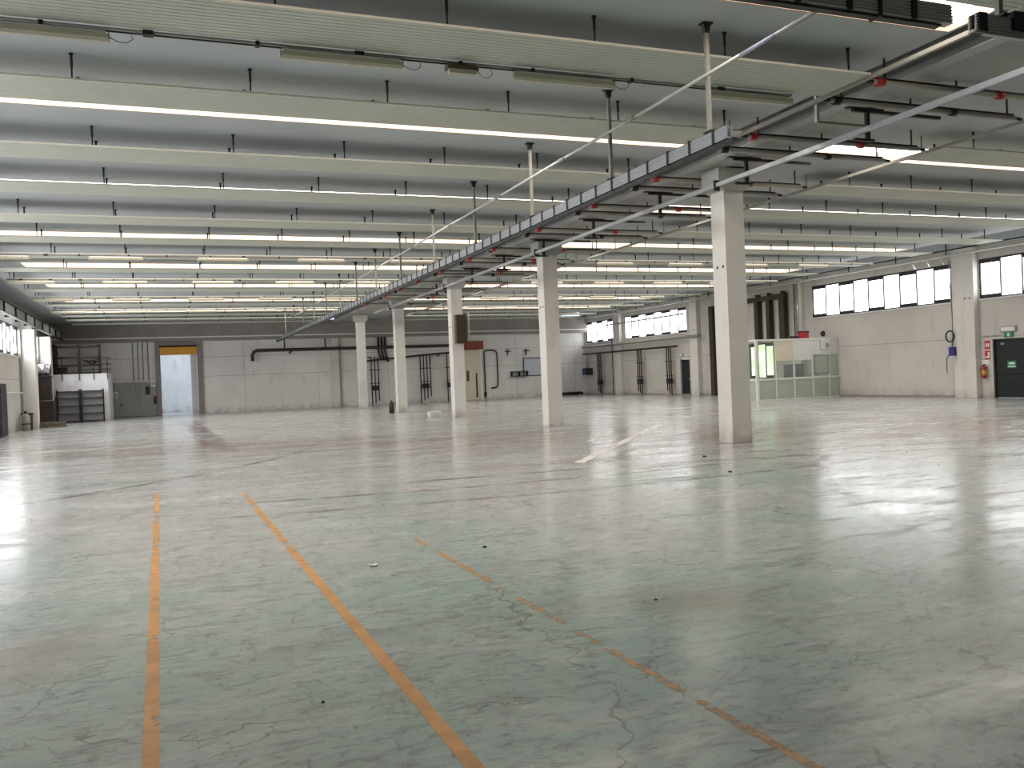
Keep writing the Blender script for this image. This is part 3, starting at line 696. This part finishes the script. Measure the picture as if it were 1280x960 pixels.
MB().box(0, 0.9, 0, 0.5, 0, 1.75).build('body', mat('blue_grey_metal', (96, 108, 120), 0.5), t); MB().box(0.02, 0.44, -0.015, 0, 0.05, 1.7).build('cabinet_door', M_GREYMET, t); MB().box(0.46, 0.88, -0.015, 0, 0.05, 1.7).build('cabinet_door', M_GREYMET, t)

# ------------------------------------------------------------------ right wall, far part: pipes, drops, door
d = structure('door_2', 'dark narrow door at the far end of the right wall')
MB().box(XR + 0.1, XR + 0.15, 49.62, 50.73, 0.01, 2.38).build('door_leaf', M_GREENDOOR, d)
MB().box(XR + 0.07, XR + 0.1, 49.75, 49.82, 1.0, 1.15).build('door_handle', M_CHROME, d)
t = thing('exit_light', 'small emergency light above the far dark door', 'exit sign', (XR - 0.001, 50.5, 2.55))
MB().box(-0.08, 0, -0.2, 0.2, 0.05, 0.25).build('light_box', M_GREYBOX, t); MB().box(-0.085, -0.08, -0.16, 0.16, 0.08, 0.22).build('lens', M_WHITE, t)
for z, y0, y1, r, lab, m in ((3.85, 47.7, 64.6, 0.09, 'thick dark pipe along the far right wall below the windows', M_PIPE), (5.36, 49.3, 60.2, 0.05, 'grey pipe crossing in front of the far right-wall windows', M_PIPE), (3.3, 50.4, 64.6, 0.07, 'lowest dark manifold pipe on the far right wall feeding the drops', M_DARK)):
    t = thing('wall_pipe', lab, 'pipe', (XR - 0.42 - (0.15 if z > 5 else 0), 0, z))
    MB().tube([(0, y0, 0), (0, y1, 0)], r, 8).build('pipe_run', m, t)
    y = y0 + 0.8
    while y < y1:
        if not any(a_ - 0.05 < y < b2 + 0.05 for a_, b2 in PIL): MB().box(0, 0.42 + (0.15 if z > 5 else 0), y - 0.03, y + 0.03, -0.02, 0.02).build('wall_bracket', M_DARK, t)
        y += 3.2
def drop(x, y, ztop, nrm, lab, n_=3, zlow=0.0, valve=1.3, axis=1):
    t = thing('pipe_drop', lab, 'pipe', (x, y, 0), 0, 'drop pipes')
    for k in range(n_):
        o_ = (k - (n_ - 1) / 2) * 0.26
        q = (lambda z: (0, o_, z)) if axis == 1 else (lambda z: (o_, 0, z))
        MB().tube([q(zlow + 0.15 * k), q(ztop)], 0.045, 6).build('drop_pipe', M_DARK, t)
    for z in (valve, valve + 1.0):
        (MB().box(-0.08, 0.05, -0.4, 0.4, z, z + 0.05) if axis == 1 else MB().box(-0.4, 0.4, -0.05, 0.08, z, z + 0.05)).build('spacer', M_BLACK, t)
    (MB().box(-0.1, 0.08, -0.3, 0.25, valve - 0.5, valve - 0.15) if axis == 1 else MB().box(-0.3, 0.25, -0.1, 0.08, valve - 0.5, valve - 0.15)).build('valve_block', M_BLACK, t)
    return t
for y, l in ((61.9, 'farthest'), (55.6, 'middle'), (51.6, 'nearest')): drop(XR - 0.35, y, 3.28, None, '%s of the three drop pipe bundles on the far right wall' % l)
t = thing('pipe_drop', 'single thin drop pipe between the far right-wall windows', 'pipe', (XR - 0.5, 59.4, 0), 0, 'drop pipes')
MB().tube([(0, 0, 0.05), (0, 0, 5.7)], 0.035, 6).build('drop_pipe', M_DARK, t); MB().box(-0.08, 0.04, -0.1, 0.1, 1.9, 2.3).build('valve_block', M_PIPE, t)
t = thing('wall_heater', 'dark bluish heater box on the far right wall near the corner', 'heater', (XR - 0.3, 65 - 0.9, 1.6))
MB().box(-0.3, 0.29, -0.35, 0.35, 0, 0.55).build('casing', M_DARK, t); MB().tube([(0, 0, 0.55), (0, 0, 1.6)], 0.05, 6).build('flue', M_PIPE, t); MB().box(-0.32, -0.3, -0.28, 0.28, 0.08, 0.46).build('grille', M_BLUE, t)
t = thing('scrap_heap', 'low dark bundle of scrap pipes along the floor in the far right corner', 'scrap', (27.9, 64.2, 0))
for k in range(6):
    MB().tube([(0.1 * k, 0.08 * k, 0.1 + 0.06 * (k % 3)), (3.6 - 0.15 * k, 0.08 * k + 0.1, 0.1 + 0.05 * ((k + 1) % 3))], 0.09, 6).build('scrap_pipe', M_RUST if k % 2 else M_DARK, t)

# ------------------------------------------------------------------ back wall
t = thing('pilaster', 'pale pilaster on the back wall beside the farthest column', 'pilaster', (11.35, YB - 0.002, 0))
MB().box(0, 0.55, -0.25, 0, 0, 5.07).build('shaft', M_COLUMN, t, bevel=0.01); MB().box(0.55, 0.66, -0.2, 0, 0, 5.07).build('side_rib', M_PIPE, t)
t = thing('back_pipe', 'dark grey duct pipe along the back wall with a turned down left end', 'pipe', (0, YB - 0.4, 4.3))
MB().tube([(5.75, 0, -0.75), (5.75, 0, -0.35), (5.85, 0, -0.12), (6.1, 0, 0), (6.5, 0, 0), (20.5, 0, 0)], 0.12, 10).build('pipe_run', M_DUCT, t)
for x in (8.0, 10.9, 13.5): MB().tube([(x, 0, 0.1), (x, 0, 0.785)], 0.05, 6).build('hanger_strap', M_DARK, t)
MB().tube([(8.6, 0, 0), (8.3, -0.1, -0.25)], 0.08, 8).build('branch', M_DUCT, t)
for x0, n_, z1, l in ((14.5, 3, 3.6, 'left of the fourth column'), (18.4, 4, 3.7, 'between the third and fourth columns'), (20.4, 3, 3.8, 'left of the third column')):
    drop(x0, YB - 0.4, z1, None, 'dark pipe bundle on the back wall %s' % l, n_, 0.0, 1.6, 0)
t = thing('wall_pipe', 'dark manifold pipe on the back wall joining the pipe bundles', 'pipe', (0, YB - 0.56, 3.55))
MB().tube([(13.9, 0, -0.25), (15.5, 0, -0.12), (20.6, 0, 0.22)], 0.07, 8).build('pipe_run', M_DARK, t)
for x in (14.1, 17.0, 19.5): MB().box(x - 0.03, x + 0.03, 0, 0.555, -0.05, 0.05).build('wall_bracket', M_DARK, t)
t = thing('pipe_elbow', 'bent dark pipe cluster hanging beside the farthest column', 'pipe', (14.9, YB - 0.16, 3.4))
for k in range(3): MB().tube([(0.25 * k, 0, 1.675), (0.25 * k, 0, 0.5), (0.25 * k + 0.1, 0, 0.2), (0.3 + 0.2 * k, 0, 0.0), (0.7, 0, -0.1 * k)], 0.07, 8).build('bent_pipe', M_DARK, t)
d = structure('door_3', 'cream door under a red-brown header in the back wall')
MB().box(21.7, 22.92, YB - 0.09, YB - 0.002, 0.02, 3.9).build('door_leaf', M_DOORW, d)
MB().box(21.5, 23.2, YB - 0.3, YB - 0.002, 3.95, 4.6).build('door_header', M_REDHEAD, d)
fr = MB(); fr.box(22.92, 23.12, YB - 0.13, YB - 0.002, 0, 3.95); fr.box(21.5, 21.7, YB - 0.13, YB - 0.002, 0, 3.95); fr.build('door_frame', M_WHITE, d)
MB().box(21.8, 22.0, YB - 0.13, YB - 0.09, 1.5, 2.3).build('notice', M_BROWNCAB, d); MB().box(22.55, 22.65, YB - 0.14, YB - 0.09, 0.2, 2.1).build('bolt_bar', M_DARK, d)
t = thing('conduit_loop', 'dark rounded loop of pipe on the back wall right of the cream door', 'pipe', (23.3, YB - 0.12, 0))
MB().tube([(0, 0, 0.1), (0, 0, 3.75), (0.15, 0, 3.85), (0.75, 0, 3.85), (1.0, 0, 3.75), (1.08, 0, 3.5), (1.08, 0, 1.2), (1.0, 0, 0.95), (0.8, 0, 0.88), (0.5, 0, 0.88)], 0.055, 8).build('pipe_run', M_DARK, t)
MB().box(-0.08, 0.08, -0.06, 0.1, 0.3, 0.6).build('valve_block', M_BLACK, t)
t = thing('wall_bracket', 'left one of two small dark wall brackets above the whiteboard', 'bracket', (25.3, YB - 0.002, 3.7), 0, 'small brackets')
MB().box(-0.2, 0.3, -0.12, 0, 0.0, 0.06).build('arm', M_DARK, t); MB().box(-0.03, 0.03, -0.1, 0, -0.3, 0.2).build('stem', M_DARK, t)
dup(t, (26.9, YB - 0.002, 3.7), 'right one of two small dark wall brackets above the whiteboard', 'small brackets')
t = thing('whiteboard', 'framed pale board on the back wall left of the second column', 'board', (26.6, YB - 0.002, 1.7))
MB().box(0, 2.1, -0.05, 0, 0, 1.45).build('panel', M_BOARD, t)
fr = MB(); fr.box(0, 2.1, -0.08, -0.05, 1.4, 1.47); fr.box(0, 0.07, -0.08, -0.05, 0, 1.45); fr.box(0, 2.1, -0.08, -0.05, 0, 0.06); fr.box(2.03, 2.1, -0.08, -0.05, 0, 1.45); fr.build('frame', M_DARK, t)
t = thing('wall_shelf', 'small dark shelf rack at the lower left of the whiteboard', 'shelf', (25.5, YB - 0.002, 1.7))
MB().box(0, 1.4, -0.35, 0, 0, 0.06).build('shelf', M_DARK, t); MB().box(0, 1.4, -0.35, 0, 0.36, 0.42).build('shelf', M_DARK, t)
for x in (0, 0.65, 1.33): MB().box(x, x + 0.07, -0.33, 0, 0.06, 0.36).build('divider', M_BLACK, t)
# cabinet on the third column
t = thing('column_cabinet', 'brown electrical cabinet on the front of the third column', 'cabinet', (11.85, CY[2] - 0.002, 3.25))
MB().box(0, 0.5, -0.25, 0, 0, 1.25).build('body', M_BROWNCAB, t, bevel=0.01); MB().box(0.03, 0.47, -0.265, -0.25, 0.03, 1.22).build('cabinet_door', M_DUCT, t)
MB().tube([(0.5, -0.1, 0.2), (0.62, -0.1, 0.3), (0.62, -0.1, 1.4)], 0.03, 6).build('conduit', M_LTPIPE, t)
t = thing('concrete_block', 'small pale block on the floor left of the third column', 'block', (11.0, 38.2, 0))
MB().box(0, 0.55, 0, 0.4, 0, 0.26).build('body', M_COLUMN, t, bevel=0.02); MB().box(0.15, 0.4, 0.1, 0.3, 0.26, 0.275).build('cap', M_WHITE, t)
t = thing('red_canister', 'dark brown canister standing at the foot of the fourth column', 'canister', (11.2, 46.2, 0))
MB().tube([(0, 0, 0), (0, 0, 0.55), (0, 0, 0.62)], [0.14, 0.14, 0.06], 12).build('body', M_RUST, t); MB().tube([(0, 0, 0.62), (0, 0, 0.7)], 0.04, 8).build('cap', M_BLACK, t)

# doorway to the next hall
d = structure('door_4', 'tall doorway in the back wall with an amber rolled curtain')
fr = MB(); fr.box(DX0 - 0.33, DX0, YB - 0.16, YB + 0.25, 0, DZ + 0.35); fr.box(DX1, DX1 + 0.36, YB - 0.16, YB + 0.25, 0, DZ + 0.3); fr.box(DX0, DX1, YB - 0.16, YB + 0.25, DZ, DZ + 0.32); fr.build('door_frame', M_JAMB, d)
MB().box(DX0 - 0.01, DX1 + 0.01, YB - 0.24, YB - 0.02, 4.15, DZ).build('roller_curtain', M_AMBER, d, bevel=0.03)
MB().box(DX0 - 0.05, DX1, YB - 0.27, YB - 0.02, 4.68, DZ + 0.05).build('roller_hood', M_RUST, d)
MB().box(DX1 - 0.42, DX1 - 0.02, YB + 0.3, YB + 0.7, 0, 5).build('inner_post', M_WALLIN, d)
t = thing('sliding_gate', 'grey metal sliding gate panel left of the tall doorway', 'gate', (-3.3, YB - 0.14, 0))
MB().box(0, 2.62, -0.06, 0.06, 0.03, 2.35).build('leaf', M_GREYMET, t); MB().box(-0.1, 0.0, -0.07, 0.07, 0.0, 2.4).build('edge_post', M_DARK, t)
MB().box(0.02, 0.2, -0.1, -0.06, 1.3, 1.75).build('handle_plate', M_WHITE, t); MB().box(0.08, 0.14, -0.14, -0.1, 1.35, 1.65).build('handle', M_BLACK, t)
MB().box(0.4, 0.46, -0.1, -0.06, 0.75, 0.95).build('lock', M_BLACK, t)
t = thing('conduit_bundle', 'four thin vertical conduits left of the tall doorway', 'conduit', (-2.05, YB - 0.06, 0))
for k, x in enumerate((0.0, 0.32, 0.62, 0.95)): MB().tube([(x, 0, 2.45), (x, 0, 5.05)], 0.035, 6).build('conduit_run', M_PIPE, t)
t = thing('switch_boxes', 'cluster of grey electrical boxes under the thin conduits', 'switch box', (-2.2, YB - 0.225, 1.45))
for k, (x, wd, h) in enumerate(((0, 0.25, 0.55), (0.28, 0.25, 0.6), (0.56, 0.28, 0.62), (0.88, 0.25, 0.5))): MB().box(x, x + wd, -0.1, 0.02, 0.05 * (k % 2), h + 0.1).build('box', M_GREYBOX if k < 3 else M_DARK, t)
t = thing('door_control', 'small white control panel with buttons beside the doorway frame', 'control panel', (-0.98, YB - 0.204, 1.9))
MB().box(0, 0.28, -0.06, 0, 0.1, 0.45).build('panel', M_WHITE, t); MB().box(0.05, 0.12, -0.075, -0.06, 0.25, 0.35).build('button', M_BLACK, t); MB().box(0.16, 0.23, -0.075, -0.06, 0.25, 0.35).build('button', M_BLACK, t)
t = thing('push_button_box', 'dark push button box low on the wall beside the doorway frame', 'control panel', (-0.85, YB - 0.02, 0.85))
MB().box(0, 0.2, -0.3, -0.185, 0, 0.5).build('panel', M_DARK, t); MB().box(0.05, 0.15, -0.32, -0.3, 0.3, 0.4).build('button', M_RED, t)

# ------------------------------------------------------------------ left side
struct(MB().box(XL, XL + 0.78, -11.9, YB - 0.57, 5.74, 5.78).build('trim_2', M_WALLIN), 'pale ledge above the left windows')
t = thing('edge_girder', 'dark steel girder with stiffeners along the top of the left wall', 'girder', (-6.1, 0, 5.2))
MB().box(-0.02, 0.02, -11.5, 63.5, 0, 0.45).build('web', M_GREYBOX, t); MB().box(-0.1, 0.1, -11.5, 63.5, 0.45, 0.47).build('flange', M_DARK, t); MB().box(-0.1, 0.1, -11.5, 63.5, -0.02, 0).build('flange', M_DARK, t)
c0 = MB().box(-0.09, 0.09, -0.03, 0.03, 0, 0.45).build('stiffener', M_DARK, t); c0.location = (0, 20, 0)
for i in range(1, 15): copy_part(c0, t, (0, 20 + 3.0 * i, 0))
c1 = MB().box(-0.898, -0.1, -0.05, 0.05, 0.3, 0.4).build('wall_arm', M_DARK, t); c1.location = (0, 20.5, 0)
for i in range(1, 15): copy_part(c1, t, (0, 20.5 + 3.0 * i, 0))

for y, l in ((51.4, 'wide white pilaster on the left wall before the dark stack'), (58.1, 'white pilaster on the left wall beside the mezzanine rack')):
    p_ = thing('pilaster', l, 'pilaster', (XL + 0.002, y, 0), 0, 'left wall pilasters')
    MB().box(0, 0.72, 0, 0.8, 0, 5.17).build('shaft', M_COLUMN, p_, bevel=0.01); MB().box(0, 0.1, -0.2, 0.0, 0, 5.17).build('side_rib', M_PIPE, p_)
# white room with rack on top
t = thing('storage_room', 'low white storage room in the back left corner with a railed roof', 'room', (-6.95, 59.3, 0))
MB().box(0, 3.62, 0, 5.4, 0, 2.86).build('walls', M_WALLIN, t); MB().box(-0.0, 3.66, -0.04, 5.4, 2.86, 2.93).build('roof_slab', M_WHITE, t)
rl = MB()
for z in (3.2, 3.5, 3.88): rl.tube([(0.45, -0.06, z), (3.7, -0.06, z)], 0.025, 6); rl.tube([(3.7, -0.06, z), (3.7, 2.5, z)], 0.025, 6)
rl.build('railing', M_DARK, t)
for x in (1.12, 2.05, 2.85, 3.62): MB().tube([(x, -0.07, 2.55), (x, -0.07, 3.88)], 0.028, 6).build('rail_post', M_DARK, t)
t = thing('rack', 'dark empty pallet rack standing on the storage room roof', 'rack', (-6.4, 59.7, 2.931))
for x in (0.0, 0.12, 1.38, 2.55): MB().box(x, x + 0.1, 0, 0.1, 0, 1.85).build('upright', M_RACK, t); MB().box(x, x + 0.1, 1.0, 1.1, 0, 1.85).build('upright', M_RACK, t)
for z in (0.03, 0.5, 1.0, 1.66): MB().box(0.05, 2.65, 0.0, 0.08, z, z + 0.09).build('beam', M_RACK, t); MB().box(0.05, 2.65, 1.02, 1.1, z, z + 0.09).build('beam', M_RACK, t)
MB().box(0.1, 2.6, 0.08, 1.02, 0.52, 0.57).build('deck', M_RACK, t); MB().box(0.12, 0.75, 0.3, 0.9, 0.12, 0.45).build('load', M_RUST, t)
t = thing('scrap_tangle', 'dark tangle of wire lying on the upper rack', 'scrap', (-4.25, 60.22, 3.502))
for k in range(9):
    a = k * 0.7; MB().tube([(0.1 * math.cos(a), 0.1 * math.sin(a), 0.03), (0.3 * math.cos(a), 0.2 * math.sin(a), 0.2 + 0.05 * (k % 3)), (0.55 * math.cos(a + 0.5), 0.25 * math.sin(a), 0.33 - 0.06 * (k % 4))], 0.03, 5).build('wire', M_DARK, t)
def shelf_unit(lab, x):
    t = thing('shelving_unit', lab, 'shelving unit', (x, 58.85, 0), 0, 'dark shelving units')
    for xx in (0, 1.22): 
        for yy in (0, 0.2): MB().box(xx, xx + 0.07, yy, yy + 0.06, 0, 2.0).build('upright', M_BLACK, t)
    for z in (0.06, 0.52, 1.0, 1.46, 1.86): MB().box(0.05, 1.25, 0.0, 0.25, z, z + 0.05).build('shelf', M_RACK, t)
    MB().box(0.05, 1.25, 0.24, 0.27, 0.06, 1.9).build('back_panel', M_SHELFB, t)
    return t
shelf_unit('left one of two dark open shelving units before the white room', -6.17); shelf_unit('right one of two dark open shelving units before the white room', -4.86)
t = thing('dark_stack', 'tall dark rusty cabinet stack behind the left pilaster', 'cabinet', (-6.95, 55.6, 0))
MB().box(0, 0.95, 0, 1.0, 0.02, 1.4).build('lower_case', M_RUST, t, bevel=0.01); MB().box(0, 0.85, 0.05, 0.95, 1.42, 2.75).build('upper_case', M_RUST, t, bevel=0.01)
MB().box(-0.0, 0.1, -0.06, 0.0, 0.02, 2.0).build('side_post', M_PIPE, t); MB().box(0.0, 0.9, -0.02, 1.0, 2.75, 2.82).build('top', M_RACK, t)
t = thing('metal_drum', 'shiny metal drum lying on top of the dark stack', 'drum', (-6.85, 56.1, 3.16))
MB().tube([(0.05, 0, 0), (0.75, 0, 0.0)], 0.33, 18).build('body', M_CHROME, t)
for x in (0.06, 0.4, 0.72): MB().tube([(x, 0, 0), (x + 0.03, 0, 0)], 0.345, 18).build('hoop', M_GALV, t)
for k, (y, z, l) in enumerate(((52.9, 0.0, 'bottom one of the stacked timber pallets beside the left pilaster'), (53.0, 0.16, 'top one of the stacked timber pallets beside the left pilaster'))):
    t = thing('pallet', l, 'pallet', (-6.25, y - 1.0, z))
    for yy in (0, 0.45, 0.9): MB().box(0, 1.15, yy, yy + 0.1, 0, 0.1).build('bearer', M_WOOD, t)
    for j in range(6): MB().box(0.2 * j, 0.2 * j + 0.13, 0, 1.0, 0.102, 0.13).build('deck_board', M_WOOD, t)
t = thing('gas_canister', 'grey canister standing on the floor left of the white pilaster', 'canister', (-6.6, 49.6, 0))
MB().tube([(0, 0, 0), (0, 0, 0.05), (0, 0, 0.72), (0, 0, 0.84)], [0.17, 0.2, 0.2, 0.09], 14).build('body', M_PIPE, t); MB().tube([(0, 0, 0.84), (0, 0, 0.98)], 0.07, 8).build('valve', M_BLACK, t)
MB().tube([(0, 0, 0.3), (0, 0, 0.36)], 0.205, 14).build('band', M_DARK, t)
t = thing('dark_bin', 'dark rubbish bin standing beside the grey canister', 'bin', (-6.65, 50.5, 0))
MB().tube([(0, 0, 0), (0, 0, 0.8)], [0.24, 0.28], 14).build('body', M_RUST, t); MB().tube([(0, 0, 0.8), (0, 0, 0.86)], 0.29, 14).build('lid', M_BLACK, t)
t = thing('wall_cabinet', 'dark cabinet at the left picture edge against the left wall', 'cabinet', (-6.95, 42.4, 0))
MB().box(0, 0.4, 0, 1.6, 0.02, 2.3).build('body', mat('dark_violet_grey', (70, 66, 76), 0.6), t, bevel=0.01); MB().box(0.4, 0.42, 0.05, 0.78, 0.1, 2.2).build('cabinet_door', M_RACK, t); MB().box(0.4, 0.42, 0.82, 1.55, 0.1, 2.2).build('cabinet_door', M_RACK, t)
t = thing('handrail', 'white horizontal bar fixed along the left wall', 'rail', (-6.8, 0, 1.9))
MB().tube([(0, 44, 0), (0, 50.5, 0)], 0.035, 8).build('bar', M_WHITE, t)
for y in (44.3, 50.2): MB().box(-0.19, 0, y, y + 0.05, -0.03, 0.03).build('wall_bracket', M_PIPE, t)

# ------------------------------------------------------------------ floor lines, scrapes and litter
def floor_line(lab, p0, p1, wd, m):
    b = MB(); k = 40; (xa, ya), (xb, yb) = p0, p1
    for i in range(k):
        t0, t1 = i / k, (i + 1) / k
        x0, x1, a, c = xa + (xb - xa) * t0, xa + (xb - xa) * t1, ya + (yb - ya) * t0, ya + (yb - ya) * t1
        b.quad((x0 - wd / 2, a, 0.0015), (x0 + wd / 2, a, 0.0015), (x1 + wd / 2, c, 0.0015), (x1 - wd / 2, c, 0.0015))
    o = b.build('floor_marking', m); tag(o, lab, 'floor marking', 'painted floor lines'); return o
floor_line('leftmost orange line painted on the floor', (-0.115, 1.0), (-0.215, 15.9), 0.075, M_ORANGE)
floor_line('middle orange line painted on the floor', (1.21, 1.0), (1.09, 14.6), 0.08, M_ORANGE)
floor_line('rightmost and most worn orange line on the floor', (2.50, 1.0), (2.42, 9.2), 0.06, M_ORANGEW)
def scrape(lab, p0, p1, wd):
    (xa, ya), (xb, yb) = p0, p1; dx, dy = xb - xa, yb - ya; L = math.hypot(dx, dy); nx, ny = -dy / L * wd / 2, dx / L * wd / 2
    o = MB().quad((xa - nx, ya - ny, 0.002), (xb - nx, yb - ny, 0.002), (xb + nx, yb + ny, 0.002), (xa + nx, ya + ny, 0.002)).build('floor_scrape', M_SCRAPE)
    tag(o, lab, 'floor scrape', 'white scrapes')
scrape('longest white scrape on the floor left of the nearest column', (7.3, 15.2), (14.4, 24.0), 0.22)
scrape('short white scrape on the floor beyond the longest one', (9.75, 19.7), (11.9, 22.5), 0.16)
t = thing('paper_scrap', 'white scrap of paper on the floor right of the middle line', 'litter', (1.71, 8.03, 0.0))
MB().prism([(-0.03, 0.0), (0.03, 0.0), (0.04, 0.02), (0.0, 0.012), (-0.04, 0.022)], 1, -0.03, 0.03).build('paper', M_WHITE, t)
for i, (x, y, s, lab) in enumerate(((8.5, 12.04, 0.03, 'dark pebble on the floor in front of the nearest column'), (9.62, 14.44, 0.035, 'dark chip on the floor left of the nearest column'), (3.31, 5.68, 0.013, 'small dark chip on the brown floor stain'), (0.71, 4.75, 0.010, 'tiny dark chip on the floor between the two left lines'), (2.9, 8.3, 0.022, 'dark crumb on the floor right of the worn line end'))):
    o = MB().prism([(x - s, y - s * 0.6), (x + s * 0.8, y - s), (x + s, y + s * 0.5), (x - s * 0.3, y + s)], 2, 0.0, s * 0.6).build('debris_chip', M_BLACK); tag(o, lab, 'litter')
